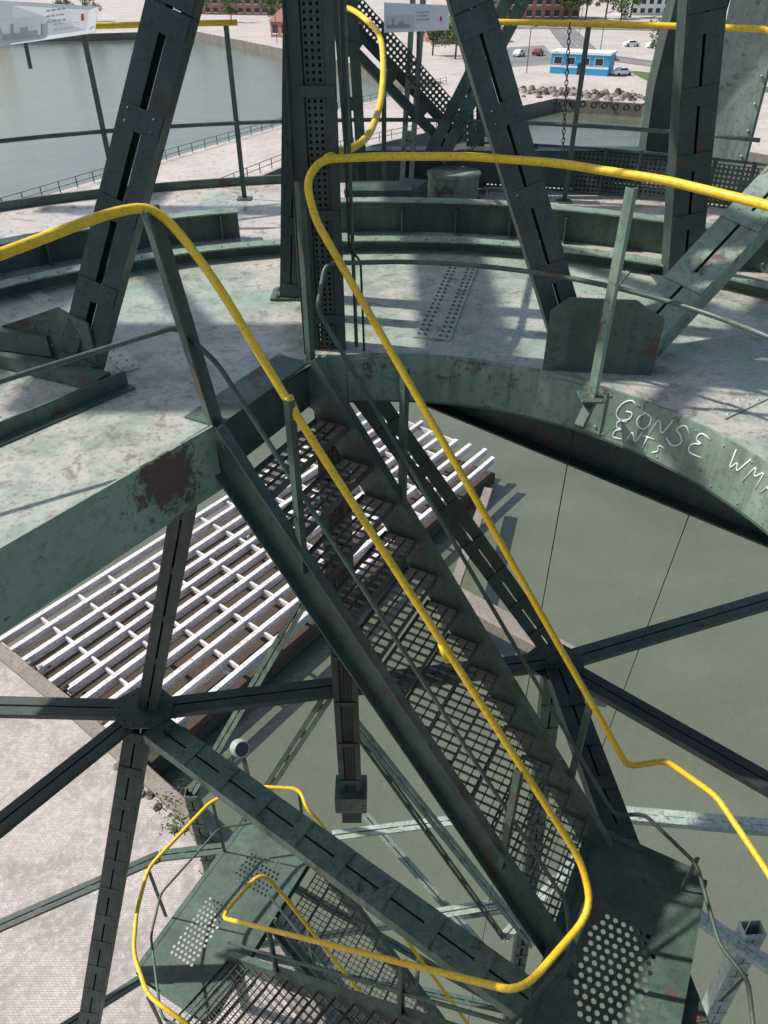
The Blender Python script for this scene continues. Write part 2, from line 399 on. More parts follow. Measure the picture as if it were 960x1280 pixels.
def post(mb,p,q,w=.045,mat='ring',up=(1,1,0)): mb.prof(p,q,[(-w/2,w/2,-.003,.003),(-w/2,-w/2+.006,.003,.035)],mat,up)
post(mb,(1.135,3.625,0),(1.135,3.625,1.09)); mb.box((1.07,3.56,.003),(1.20,3.69,.014),'green')
mb.bar((1.07,3.52,-.12),(1.16,3.65,.004),.05,.05,'green')
for a in ((1.08,3.57),(1.18,3.57),(1.08,3.67),(1.18,3.67)): mb.rivet((a[0],a[1],.014),(0,0,1),.010,'steel')
mb.tube(arcpts(2.0,22,88,.56,16)+[(-.33,4.17,.56),onS(R0,.1,.5),onS(R0,2.4,.5),(1.86,2.92,-2.95),(2.13,2.58,-3.0),(2.1,2.07,-3.0),(2.2,1.87,-3.0),(2.05,1.3,-3.0)],.014,'green',8,.06)
for s in (.0,.63,2.04):
    p=onS(R0,s,-.05);post(mb,p+r1*.03,p+r1*.03+V((0,0,1.06)),.042,'green')
mb.bar((2.13,2.6,-3.4),(2.13,2.6,-2.95),.03,.01,'green'); mb.bar((2.15,1.9,-3.4),(2.2,1.9,-3.0),.03,.01,'green')
mb.obj('stair_guard_posts')
mb=MB()
mb.prof((-.88,3.36,0),(-1.0,3.30,1.09),[(-.045,.045,-.005,.005),(-.045,-.035,.005,.05)],'green',(1,-1,0))
mb.tube([(-2.6,2.3,.42),(-1.9,2.75,.45),(-.99,3.36,.53),onS(L0,.08,.5),onS(L0,2.28,.52),(1.15,2.0,-2.95),(.73,1.62,-2.95),(-1.65,3.53,-6.45)],.014,'green',8,.06)
for s in (.49,1.84):
    p=onS(L0,s,-.05)-r1*.03;post(mb,p,p+V((0,0,1.06)),.042,'green')
p=V((1.17,2.05,-3.4));post(mb,p,p+V((0,0,.95)),.04,'green')
for s in (.8,2.3):
    p=V((F2.x+d2.x*s,F2.y+d2.y*s,-3.4-1.16*s));post(mb,p,p+V((0,0,1.0)),.04,'green')
mb.tube([onS(F3,.0,.55,d1,1.5),onS(F3,2.3,.55,d1,1.5)],.014,'green',8,0)
for s in (.5,1.5):
    p=onS(F3,s,0,d1,1.5);post(mb,p,p+V((0,0,1.1)),.04,'green')
    p=onS(F3+r1*W1,s,0,d1,1.5);post(mb,p,p+V((0,0,1.1)),.04,'green')
mb.obj('stair_guard_posts')
mb=MB(); mb.prof((-2.3,2.75,.0),(-1.45,3.78,.0),[(-.006,.006,0,.09),(.006,.07,.001,.012)],'green'); mb.obj('toe_angle')

# ------------------------------------------------------------ landings
def landing(name,o,ex,ey,nx,ny,cell,mask,z):
    mb=MB(); o=V(o)
    mb.perf(o,ex*cell,ey*cell,nx,ny,.62,'green',mask,True)
    a=o;b2=o+ex*cell*nx;c=b2+ey*cell*ny;dd=o+ey*cell*ny; dz=V((0,0,-.07))
    for p,q in ((a,b2),(b2,c),(c,dd),(dd,a)): mb.chan(p+dz,q+dz,.05,.15,'green')
    return mb.obj(name)
cell=.056
o=V((1.154,2.22,-3.4))-r1*1.4
landing('perforated_landing',o,d1,r1,14,42,cell,lambda i,j:(3<=i<=10 and 19<=j<=31 and not(i in(3,10) and j in(19,20,30,31))) or (3<=i<=9 and 3<=j<=12),-3.4)
o=F3-d1*.98-r1*1.15
landing('perforated_landing',o,d1,r1,17,35,cell,lambda i,j:(3<=i<=8 and 5<=j<=17) or (5<=i<=13 and 23<=j<=30),-7)
o=V((F3.x,F3.y,-10.54))+d1*2.36-r1*1.2
landing('perforated_landing',o,d1,r1,14,34,cell,lambda i,j:(3<=i<=8 and 5<=j<=14),-10.5)

# ------------------------------------------------------------ lower lattice tower
N1=V((-2.15,4.23,-3.45));N2=V((1.63,4.77,-3.45))
mb=MB()
mb.tee((-4.9,4.27,-3.4),N1,.20,.16,'dark')
mb.tee(N1,(1.75,4.79,-3.4),.20,.16,'dark'); mb.tee(N2,(6.2,6.38,-3.4),.20,.16,'green')
mb.tee(N1+V((0,0,-.1)),(-1.12,3.95,-.3),.18,.14,'dark',(0,-1,.6))
mb.tee(N1,(-4.3,1.55,-3.55),.18,.14,'dark')
mb.pair(N1+V((.1,-.1,-.15)),(1.05,1.9,-3.62),.26,.12,'ring',(0,0,1),.12)
mb.pair(N2,(2.06,1.0,-3.62),.24,.12,'dark',(0,0,1),.11)
mb.tee(N2+V((.15,-.1,0)),(4.9,1.97,-3.45),.20,.16,'dark')
mb.pair((-.22,4.35,-.2),N2+V((0,0,.1)),.20,.10,'dark',(0,-1,.6),.094)
mb.tee((1.05,1.9,-3.62),(1.05,-.8,-3.62),.16,.14,'dark')
for N in (N1,N2):
    k=[]
    for i in range(8):
        a=math.pi*(i+.5)/4; k.append(N+V((.28*math.cos(a),.24*math.sin(a),.03)))
    mb.plate(k,(0,0,1),.014,'dark')
    for i in range(14):
        a=i*2*math.pi/14; mb.rivet(N+V((.22*math.cos(a),.18*math.sin(a),.03)),(0,0,1),.013,'dark')
mb.pair(N1+V((-.05,-.08,-.15)),(-3.42,3.2,-8.0),.22,.16,'dark',(0,-1,.4),.102)
mb.pair((-3.42,3.2,-8.0),(-5.2,2.2,-18),.26,.2,'green',(0,-1,.4),.11)
mb.obj('upper_bracing_frame')
mb=MB()
mb.tee((-.87,5.6,-3.5),(-2.86,6.28,-8),.12,.10,'ring',(0,-1,1))
mb.tee((-.66,5.63,-5),(-3.02,5.59,-10),.14,.10,'green',(0,-1,1))
mb.tee((-.5,5.3,-4.7),(2.1,4.65,-9.2),.12,.10,'ring',(0,-1,1))
mb.tee((-.30,5.24,-5.2),(1.7,4.75,-9.2),.08,.08,'green',(0,-1,1))
mb.tee((-.73,5.6,-8),(1.2,5.86,-8),.15,.12,'pale')
mb.tee((.45,4.94,-9),(1.75,5.15,-9),.15,.12,'pale')
mb.tee((-.47,6.15,-8),(1.87,4.51,-10),.12,.1,'pale',(0,-1,1))
mb.tee((-3.1,5.31,-8),(-6.5,3.6,-8),.16,.14,'dark'); mb.tee((-3.1,5.31,-8),(-.73,5.6,-8),.16,.14,'green')
mb.tee((-3.0,4.6,-9.5),(-6.0,2.6,-9.5),.14,.12,'dark')
mb.pair((3.0,6.6,-9),(7.5,6.15,-9),.24,.12,'pale',(0,0,1),.115)
mb.pair((3.2,6.2,-9.2),(6.0,3.8,-9.2),.2,.12,'pale',(0,0,1),.095)
mb.pair((5.2,4.8,-9.0),(5.6,4.4,-19.5),.3,.2,'pale',(0,-1,1),.14)
mb.tee((1.7,4.75,-9.2),(3.4,6.3,-9.2),.15,.12,'pale')
mb.pair((1.63,4.77,-3.6),(2.1,5.2,-9.2),.2,.12,'green',(0,-1,.6),.09)
mb.pair((2.1,5.2,-9.2),(2.7,5.7,-19.5),.22,.14,'green',(0,-1,.6),.09)
mb.pair((-2.86,6.28,-8),(-3.3,7,-19),.2,.14,'green',(0,-1,.6),.09)
mb.tee((2.1,5.2,-9.2),(-3.0,6.6,-14),.14,.12,'green',(0,-1,1)); mb.tee((-2.9,6.3,-9.2),(2.4,5.5,-14),.14,.12,'green',(0,-1,1))
mb.tee((-3.1,6.6,-14),(2.4,5.5,-14),.16,.12,'green')
mb.obj('lattice_tower')

# ------------------------------------------------------------ upper legs
def leg(p1,p2,w,h,mat='dark',up=(0,-1,.2),bw=.09):
    mb=MB(); mb.pair(p1,p2,w,h,mat,up,bw); return mb
apex=V((-.22,4.6,3.6))
mb=leg((-1.76,3.9,.02),(-.99,4.2,1.744),.22,.14); mb.pair((-.99,4.2,1.744),apex,.22,.14,'dark',(0,-1,.2),.09)
mb.plate([(-2.55,4.25,.0),(-1.62,3.84,.0),(-1.62,3.84,.34),(-1.80,3.92,.40),(-2.05,4.0,.30),(-2.55,4.25,.08)],(-.4,-.9,0),.014,'green')
for i in range(4):
    for j in range(3): mb.rivet((-2.0+i*.1,4.005-i*.044,.07+j*.09),(-.4,-.9,0),.014,'green')
mb.bar((-2.6,4.2,.05),(-1.55,3.72,.05),.10,.08,'green'); mb.bar((-3.4,4.4,.16),(-1.9,4.0,.16),.12,.12,'green')
mb.obj('lattice_leg')
mb=leg((1.13,4.15,.05),(.43,4.4,1.734),.20,.13); mb.pair((.43,4.4,1.734),apex,.20,.13,'dark',(0,-1,.2),.085)
mb.plate([(.93,3.97,.0),(1.55,3.90,.0),(1.55,3.90,.34),(1.38,3.92,.44),(1.02,3.96,.44),(.93,3.97,.36)],(-.1,-1,0),.014,'green')
for x in (.98,1.06,1.40,1.48):
    for z in (.06,.14,.22,.30): mb.rivet((x,3.965-(x-.93)*.113,z),(-.1,-1,0),.013,'green')
mb.obj('lattice_leg')
mb=leg((-.66,5.15,.0),(-.48,5.15,1.9),.15,.14,bw=.07); mb.pair((-.48,5.15,1.9),(-.3,4.9,4.0),.15,.14,'dark',(0,-1,.2),.07); mb.box((-.80,5.05,.004),(-.52,5.25,.02),'green')
for x in (-.76,-.56):
    for y in (5.08,5.22): mb.rivet((x,y,.02),(0,0,1),.03,'rust')
mb.obj('lattice_leg')
mb=MB(); mb.pair((1.42,4.05,.05),(2.55,4.85,.95),.26,.16,'ring',(-.3,-.5,1),.12); mb.pair((2.55,4.85,.95),(5.5,7.0,3.3),.26,.16,'ring',(-.3,-.5,1),.12); mb.obj('diagonal_brace')
mb=leg((2.22,5.48,.0),(1.92,5.4,1.685),.24,.16,bw=.11); mb.pair((1.92,5.4,1.685),(1.55,5.3,3.8),.24,.16,'dark',(0,-1,.2),.11); mb.box((2.02,5.36,.004),(2.42,5.62,.02),'green'); mb.obj('lattice_leg')
mb=MB(); mb.ibeam((3.50,8.3,.0),(3.30,8.1,5.6),.46,.3,'pale',(-.55,-1,0)); mb.box((3.2,8.0,.004),(3.9,8.6,.02),'green')
for k in range(14):
    for e in (-.19,.19): mb.rivet(V((3.5,8.3,0)).lerp(V((3.3,8.1,5.6)),k/24)+V((e*.88-.078,-e*.48-.14,.1)),(-.55,-1,0),.016,'pale')
mb.obj('portal_column')
mb=MB(); mb.plate([(2.75,8.45,0),(3.15,8.45,0),(3.20,8.2,2.3),(2.70,8.2,2.3),(2.68,8.4,.9)],(0,-1,0),.25,'dark'); mb.obj('portal_column')
mb=MB()
mb.pair((-.9,8,1.9),(.7,8,.45),.22,.12,'dark',(0,-1,.3),.08)
mb.pair((1.45,8.2,2.1),(.50,7.9,.35),.24,.12,'green',(0,-1,.3),.11)
mb.pair((.32,8,2.0),(.22,8,.0),.14,.12,'ring',(0,-1,.3),.05)
mb.pair((-.35,7.4,2.2),(-.25,7.6,0),.2,.12,'dark',(0,-1,.3),.09)
mb.pair((.75,8.3,2.2),(.98,8.3,.0),.16,.12,'green',(0,-1,.3),.06)
mb.bar((-.5,8.1,.25),(2.6,8.1,.25),.2,.3,'dark'); mb.bar((.3,7.6,.12),(.05,6.9,.12),.25,.22,'green')
mb.box((-.35,6.95,.0),(.25,7.3,.28),'green')
mb.obj('rear_portal_bracing')
mb=MB(); mb.perf((-.55,7.86,1.75),V((.73,0,-.68)).normalized()*.042,V((.68,0,.73)).normalized()*.042,46,4,.6,'dark'); mb.obj('perforated_brace_plate')
mb=MB()
for k in range(14):
    a0=82-k*3.2;p=cyl(6.1,a0,.02);q=cyl(6.1,a0-3.2,.02);e=(q-p)
    mb.perf(p,e/8,V((0,0,.042)),8,9,.62,'dark'); mb.bar(p,p+V((0,0,.42)),.03,.03,'dark'); mb.bar(p+V((0,0,.41)),q+V((0,0,.41)),.03,.02,'dark')
mb.obj('perforated_screen')

# unseen overhead beams, added and laid out to cast dappled shadows on the deck
mb=MB()
for p,q in (((-8,3.0,5.6),(6,3.0,5.6)),((-8,8.4,5.6),(6,8.4,5.6)),((-7.6,-2,5.9),(-7.6,11.5,5.9)),((-4.6,-2,5.9),(-4.6,11.5,5.9)),((-.22,-2,5.9),(-.22,11.5,5.9)),((3.3,-2,5.9),(3.3,11.5,5.9))):
    mb.ibeam(p,q,.26,.4,'dark')
mb.tee((-7.6,8.4,5.6),(-4.6,3.0,5.6),.2,.15,'dark');mb.tee((-4.6,3.0,5.6),(-.22,8.4,5.6),.2,.15,'dark');mb.tee((-4.6,8.4,5.6),(-.22,3.0,5.6),.2,.15,'dark')
mb.pair(apex,(-.22,4.8,5.6),.3,.2,'dark')
mb.box((-7.4,4.6,6.15),(-5.8,5.8,6.2),'dark')
mb.obj('overhead_shadow_beams')

# mast
mb=MB()
mx,my=-.335,4.32
for x0 in (-.085,.085):
    sdx=1 if x0<0 else -1
    mb.prof((mx+x0,my,-4.8),(mx+x0-.02,my,4.2),[(-.026,.026,-.07,-.06),(-.026*sdx-.004,-.026*sdx+.004,-.06,.07)],'dark',(0,1,0))
mb.perf((mx-.063,my-.055,-.30),V((.0315,0,0)),V((0,0,.0315)),4,140,.55,'dark')
mb.perf((mx-.063,my-.055,-4.7),V((.0315,0,0)),V((0,0,.0315)),4,136,.55,'rust')
mb.bar((mx,my+.05,-4.7),(mx,my+.05,4.1),.12,.01,'rust')
mb.perf((-.51,4.76,.0),V((.033,0,0)),V((0,0,.033)),4,125,.55,'rust')
mb.bar((-.44,4.82,0),(-.44,4.82,4.1),.14,.01,'dark')
mb.bar((-.525,4.76,0),(-.525,4.76,4.1),.028,.06,'dark'); mb.bar((-.365,4.76,0),(-.365,4.76,4.1),.028,.06,'dark')
for z in [(-4.6+.6*i) for i in range(15)]: mb.bar((mx-.10,my-.075,z),(mx+.09,my-.075,z),.008,.05,'dark')
mb.box((mx-.16,my-.14,-5.05),(mx+.16,my+.14,-4.8),'green'); mb.box((mx-.10,my-.1,-5.3),(mx+.1,my+.1,-5.05),'rust')
for x in (-.12,0,.12): mb.rivet((mx+x,my-.14,-4.92),(0,-1,0),.015,'steel')
mb.tube([(mx+.17,my-.02,-.4),(mx+.15,my-.02,1.0),(mx+.13,my,4)],.011,'green',8,0)
mb.tube([(mx+.22,my-.1,-.3),(mx+.2,my-.05,.55),(mx+.14,my-.12,.62),(mx+.1,my-.12,4)],.007,'black',6,.05)
mb.tube([(mx-.14,my-.13,-.1),(mx-.15,my-.12,.8),(mx-.13,my-.13,1.6),(mx-.15,my-.12,4)],.010,'black',6,.3)
mb.obj('perforated_mast')

mb=MB()
def cylz(mb,c,r,z0,z1,mat,n=28,r2=None):
    r2=r if r2 is None else r2
    vs=[(c[0]+r*math.cos(2*math.pi*k/n),c[1]+r*math.sin(2*math.pi*k/n),z0) for k in range(n)]+[(c[0]+r2*math.cos(2*math.pi*k/n),c[1]+r2*math.sin(2*math.pi*k/n),z1) for k in range(n)]
    mb.add(vs,[(k,(k+1)%n,n+(k+1)%n,n+k) for k in range(n)],mat,True); mb.add(vs[n:],[tuple(range(n))],mat)
cylz(mb,(.68,7.74),.27,0,.02,'green',r2=.27); cylz(mb,(.68,7.74),.25,.02,.24,'ring'); cylz(mb,(.68,7.74),.265,.24,.26,'ring')
mb.obj('drum_cap')

# graffiti
G=[[(.09,.12),(.05,.14),(.01,.11),(0,.05),(.04,.02),(.09,.04),(.09,.08),(.05,.08)],
   [(.15,.10),(.12,.07),(.14,.03),(.18,.02),(.20,.06),(.19,.10),(.13,.11)],
   [(.22,.01),(.23,.11),(.28,.03),(.30,.12)],
   [(.41,.10),(.37,.13),(.33,.09),(.38,.07),(.40,.04),(.36,.0),(.31,.03)],
   [(.52,.12),(.46,.13),(.45,.09),(.50,.08),(.44,.06),(.45,.01),(.53,.02)],
   [(.08,.03),(.03,.02),(.04,-.02),(.08,-.01),(.04,-.03),(.04,-.07),(.10,-.06)],[(.12,-.06),(.13,.0),(.17,-.06),(.18,.01)],[(.22,.0),(.22,-.07)],[(.19,.0),(.26,.0)],[(.33,-.02),(.29,-.02),(.31,-.05),(.28,-.07)],
   [(.66,.14),(.68,.04),(.70,.10),(.72,.04),(.75,.13)],[(.77,.03),(.79,.13),(.81,.07),(.84,.13),(.85,.03)],[(.88,.03),(.91,.13),(.95,.03)],[(.89,.07),(.94,.07)]]
mb=MB()
for st in G:
    pts=[cyl(1.9835,49.0-math.degrees((a+h*.25)/1.98)*1.05,-.19+h*1.25+random.uniform(-.006,.006)) for a,h in st]
    mb.tube(pts,.0040,'white',6,.04)
mb.obj('graffiti_tag')

def sign(c00,c10,c11,c01,nlines):
    mb=MB();c=[V(x) for x in (c00,c10,c11,c01)]; nrm=(c[1]-c[0]).cross(c[3]-c[0]).normalized()
    if nrm.y>0: nrm=-nrm
    mb.plate(c if (c[1]-c[0]).cross(c[2]-c[1]).dot(nrm)>0 else c[::-1],nrm,.006,'white')
    ex=c[1]-c[0];ey=c[3]-c[0];o=c[0]+nrm*.002
    def q(x0,x1,y0,y1,mat):
        a=[o+ex*x+ey*y for x,y in ((x0,y0),(x1,y0),(x1,y1),(x0,y1))]; mb.add(a,[(0,1,2,3)],mat)
    for k in range(nlines):
        x=.50
        while x<.68:
            w=random.uniform(.02,.05); q(x,min(x+w,.70),.60-k*.12,.64-k*.12,'text'); x+=w+.012
    q(.86,.89,.3,.45,'redmark'); q(.03,.44,.12,.55,'pic'); o=o+nrm*.001; q(.05,.40,.14,.24,'text'); q(.12,.15,.24,.45,'text'); q(.22,.30,.24,.34,'text')
    return mb
mb=sign((-3.09,7,1.36),(-2.31,7.02,1.45),(-2.27,7.12,1.62),(-3.05,7.10,1.66),3)
mb.bar((-2.9,7.04,1.2),(-2.9,7.08,1.5),.03,.01,'steel'); mb.obj('info_sign')
mb=sign((0.0,7.6,1.41),(.56,7.6,1.43),(.56,7.72,1.60),(.0,7.72,1.62),3); mb.bar((.3,7.64,.7),(.3,7.66,1.5),.03,.01,'steel'); mb.obj('info_sign')
mb=MB()
for i in range(26):
    z=1.5-i*.036;x=1.47+.08*i/26; mb_c=V((x,7.0,z))
    pts=[]
    for k in range(10):
        a=2*math.pi*k/10; u=.012*math.cos(a); w=.024*math.sin(a)
        pts.append(mb_c+(V((u,0,w)) if i%2 else V((0,u,w))))
    mb.tube(pts,.0045,'black',5,0,True)
mb.obj('hanging_chain')
for p,q in (((1.16,3.92,-.3),(1.16,3.92,-19.9)),((2.0,3.8,-.3),(1.25,4.2,-19.9))):
    mb=MB(); mb.tube([p,q],.0034,'black',6,0); mb.obj('wire_rope')
mb=MB(); c=V((-1.98,6.25,-6.9))
rr=[(.0,.10),(.03,.13),(.12,.13),(.2,.11),(.24,.06)]
ax=V((.5,-.6,.6)).normalized();a=ax.orthogonal().normalized();bb=ax.cross(a);nn=16
vs=[];fs=[]
for (h,r) in rr:
    for k in range(nn): vs.append(c-ax*h+(a*math.cos(2*math.pi*k/nn)+bb*math.sin(2*math.pi*k/nn))*r)
for i2 in range(len(rr)-1):
    for k in range(nn): fs.append((i2*nn+k,i2*nn+(k+1)%nn,(i2+1)*nn+(k+1)%nn,(i2+1)*nn+k))
mb.add(vs,fs,'pale',True); mb.add([c+(a*math.cos(2*math.pi*k/nn)+bb*math.sin(2*math.pi*k/nn))*.1 for k in range(nn)],[tuple(range(nn))],'glass')
mb.tube([c-ax*.1+a*.15,c-ax*.1+a*.15+V((0,0,-.2)),c-ax*.1-a*.15+V((0,0,-.2)),c-ax*.1-a*.15],.012,'steel',6,.04)
mb.bar(c+V((0,0,-.25)),c+V((0,.1,-1.2)),.05,.05,'green'); mb.obj('floodlight')

# ------------------------------------------------------------ setting
WZ=-20.;GZ=-18.
mb=MB(); S=4000; mb.add([(-S,-S,WZ),(S,-S,WZ),(S,S,WZ),(-S,S,WZ)],[(0,1,2,3)],'water'); mb.obj('water')
def land(name,pts,z,mat,side='wall',zb=-21):
    import mathutils
    tri=mathutils.geometry.tessellate_polygon([[V((x,y,0)) for x,y in pts]])
    mb=MB(); top=[(x,y,z) for x,y in pts]
    fs=[]
    for t in tri:
        a,b2,c=[V(top[i]) for i in t]
        fs.append(t if (b2-a).cross(c-a).z>0 else t[::-1])
    mb.add(top,fs,mat); k=len(pts)
    mb.add(top+[(x,y,zb) for x,y in pts],[(i,(i+1)%k,k+(i+1)%k,k+i) for i in range(k)],side)
    return mb.obj(name)
land('ground',[(-62,25),(-37.6,75.7),(-25.8,99.8),(-15.2,120),(-7.7,134),(12,165),(-27.7,232),(-63,289),(-93,277),(-600,270),(-3500,3500),(3500,3500),(3500,-200),(120,70),(48,100),(38,113),(43.5,140),(30,146),(22,137),(20,131),(14.5,124.7),(-11.4,95),(-21,73),(-31,57),(-50,20)],GZ,'ground')
land('quay_paving',[(-70,-30),(-70,22),(-14.3,18.9),(-10,15.7),(-5.4,12),(-3.9,10),(-1.1,6.4),(1,0),(1,-30)],GZ+.01,'cobble')
mb=MB()
qp=[(-14.3,18.9),(-10,15.7),(-5.4,12),(-3.9,10),(-1.1,6.4)]
for i in range(4): mb.bar((qp[i][0]-.2,qp[i][1]-.2,GZ+.06),(qp[i+1][0]-.2,qp[i+1][1]-.2,GZ+.06),.45,.14,'brownc')
mb.obj('quay_kerb')
mb=MB()
gl=V((.611,.792,0));gw=V((.792,-.611,0));go=V((-14.1,18.8,-18.2))
mb.plate([go-V((0,0,1.0)),go+gw*8-V((0,0,1.0)),go+gw*8+gl*22-V((0,0,1.0)),go+gl*22-V((0,0,1.0))],(0,0,1),.6,'mud')
for i in range(11):
    a=go+gw*(8*i/10); l0=0 if i in(0,10) else random.choice((0,0,.2)); l1=22+random.uniform(-.6,.6)
    j=random.uniform(-.05,.05); mb.ibeam(a+gl*l0+V((0,0,j)),a+gl*l1+gw*random.uniform(-.08,.08)+V((0,0,-j)),.19,.34,'beamc',t=.05)
for i in range(15):
    e0=random.choice((0,0,0,.8,1.6)); e1=8-random.choice((0,0,0,.8,2.4))
    a=go+gl*(22*i/14+random.uniform(-.1,.1))+V((0,0,-.03)); mb.bar(a+gw*e0,a+gw*e1+gl*random.uniform(-.15,.15),.09,.20,'beamc')
mb.obj('pier_grillage')
mb=MB()
for _ in range(16):
    p=go+gw*random.uniform(.2,7.8)+gl*random.uniform(.3,21); a=random.uniform(0,3.1); l=random.uniform(.4,1.4)
    mb.bar(p+V((0,0,-.38)),p+V((math.cos(a)*l,math.sin(a)*l,random.uniform(-.38,-.1))),.14,.06,random.choice(['brownc','mud','beamc']))
mb.obj('timber_debris')
mb=MB(); mb.bar((2.4,21.4,-18.2),(6.6,18.0,-18.2),.9,.5,'brownc'); mb.bar((5.0,29,-18.6),(2.6,21.2,-18.4),.4,.3,'brownc'); 
for k in range(4):
    p=V((2.4,21.4,0)).lerp(V((6.6,18.0,0)),k/3); cylz(mb,(p.x,p.y),.22,-21,-18.3,'brownc',12)
mb.obj('concrete_walkway')
mb=MB()
for cx,cy in ((-6.3,12.3),(-5.9,11.6),(-4.6,10.2)):
    for _ in range(120):
        q=V((cx+random.gauss(0,.25),cy+random.gauss(0,.2),GZ+abs(random.gauss(0,.15)))); s=.05
        a=V((random.uniform(-1,1),random.uniform(-1,1),random.uniform(-1,1))).normalized();b2=a.orthogonal().normalized()
        mb.add([q+a*s,q+b2*s*.5,q-a*s,q-b2*s*.5],[(0,1,2,3)],'leaf')
mb.obj('weed_clump')
def fence(pts,name,h=1.1,step=2.4,mat='steel'):
    mb=MB()
    for i in range(len(pts)-1):
        a=V((*pts[i],GZ));b2=V((*pts[i+1],GZ));L=(b2-a).length;n=max(1,int(L/step))
        for k in range(n+1):
            p=a.lerp(b2,k/n); mb.bar(p,p+V((0,0,h)),.09,.09,mat)
        for z in (h*.5,h): mb.bar(a+V((0,0,z)),b2+V((0,0,z)),.06,.06,mat)
    return mb.obj(name)
fence([(-61,25.4),(-37.1,75.5),(-25.3,99.6),(-14.8,119.6),(-7.4,133.4),(12,164)],'quay_railing')
fence([(-48,22),(-31.5,58),(-21.5,73.8),(-12,95.4),(14,125.2)],'quay_railing')
def road(pts,w,name,z):
    mb=MB(); P=[V((x,y,z)) for x,y in pts]
    for i in range(len(P)-1):
        t=(P[i+1]-P[i]).normalized();s=t.cross(V((0,0,1)))*w/2
        mb.add([P[i]-s,P[i]+s,P[i+1]+s,P[i+1]-s],[(0,1,2,3)],'asphalt')
        for sg in (-1,1): mb.bar(P[i]+s*sg*1.01+V((0,0,.04)),P[i+1]+s*sg*1.01+V((0,0,.04)),.3,.14,'wall')
        L=(P[i+1]-P[i]).length;k=0
        while k<L-3: mb.prof(P[i]+t*k+V((0,0,.006)),P[i]+t*(k+3)+V((0,0,.006)),[(-.08,.08,-.001,.001)],'white'); k+=7
    mb.obj(name)
road([(160,120),(75,172),(50,215),(60,300),(90,500)],8,'road',GZ+.012)
road([(20,300),(60,300),(260,240)],8,'road',GZ+.02)
mb=MB()
mb.add([(52,160,GZ+.01),(75,150,GZ+.01),(70,168,GZ+.01),(52,185,GZ+.01)],[(0,1,2,3)],'leaf'); mb.obj('grass_verge')
mb=MB()
mb.add([(28,190,GZ+.008),(40,196,GZ+.008),(44,240,GZ+.008),(26,230,GZ+.008)],[(0,1,2,3)],'asphalt'); mb.obj('parking_area')
kr=empty('blue_kiosk')
def rotpts(c,ang): 
    R=Matrix.Rotation(ang,4,'Z'); return Matrix.Translation(c)@R
mb=MB(); mb.box((-6,-3,0),(6,3,3.6),'blue'); mb.box((-6.2,-3.2,3.6),(6.2,3.2,4.0),'white'); mb.box((-6.04,-3.04,1.15),(6.04,-3.0,1.55),'white')
for x in (-4.5,-1.8,1.2,4.0): mb.box((x-.8,-3.06,1.8),(x+.8,-3.0,3.0),'glass'); mb.box((x-.9,-3.05,1.7),(x+.9,-3.045,3.1),'white')
mb.box((-.3,-3.07,0),(.5,-3.0,2.1),'glass')
for y in (-1.5,1.3): mb.box((-6.05,y-.7,1.7),(-6,y+.7,3.0),'white')
kb=mb.obj('kiosk_body',kr); kr.matrix_world=rotpts(V((41.5,180,GZ)),math.radians(-25))
def building(name,c,ang,L,D,H,mat,floors,bays,roof='roof'):
    root=empty(name); mb=MB(); mb.box((-L/2,-D/2,0),(L/2,D/2,H),mat)
    fh=H/floors
    for f in range(floors):
        for k in range(bays):
            x=-L/2+L*(k+.5)/bays
            mb.box((x-L/bays*.28,-D/2-.05,f*fh+fh*.28),(x+L/bays*.28,-D/2+.02,f*fh+fh*.8),'glass')
            mb.box((x-L/bays*.30,-D/2-.12,f*fh+fh*.2),(x+L/bays*.30,-D/2-.0,f*fh+fh*.27),'white')
    mb.obj('walls_windows',root); mb=MB()
    mb.add([(-L/2-.5,-D/2-.5,H),(L/2+.5,-D/2-.5,H),(L/2+.5,D/2+.5,H),(-L/2-.5,D/2+.5,H),(-L/2-.5,0,H+D*.25),(L/2+.5,0,H+D*.25)],
      [(0,1,5,4),(2,3,4,5),(1,2,5),(3,0,4),(3,2,1,0)],roof); mb.obj('roof',root)
    root.matrix_world=rotpts(V((*c,GZ)),math.radians(ang))
building('brick_warehouse',(54,350),0,42,16,11,'brick',3,12)
building('brick_warehouse',(-52,375),-12,50,18,6,'brick',2,14)
building('low_shed',(-20,262),-35,26,12,4,'brick',1,7)
building('office_building',(112,372),0,22,14,12,'white',4,7)
building('low_shed',(22,250),20,20,9,4,'brick',1,6)
mb=MB()
for x in (-3,3):
    for y in (-3,3): mb.bar((x,y,0),(x*.4,y*.4,12),.5,.5,'yellow')
mb.box((-2.5,-2.5,12),(3.5,2.5,15.5),'yellow'); mb.bar((2,0,15),(20,0,30),.8,.8,'yellow'); mb.bar((-2,0,15.5),(-1,0,22),.5,.5,'yellow'); mb.bar((-1,0,22),(20,0,30),.15,.15,'steel')
for z in (3,7): 
    k=1-z/12*.6
    for s1 in (-3,3): mb.bar((-3*k,s1*k,z),(3*k,s1*k,z),.3,.3,'yellow'); mb.bar((s1*k,-3*k,z),(s1*k,3*k,z),.3,.3,'yellow')
cr=mb.obj('harbour_crane'); cr.matrix_world=rotpts(V((-146,330,GZ)),math.radians(160))
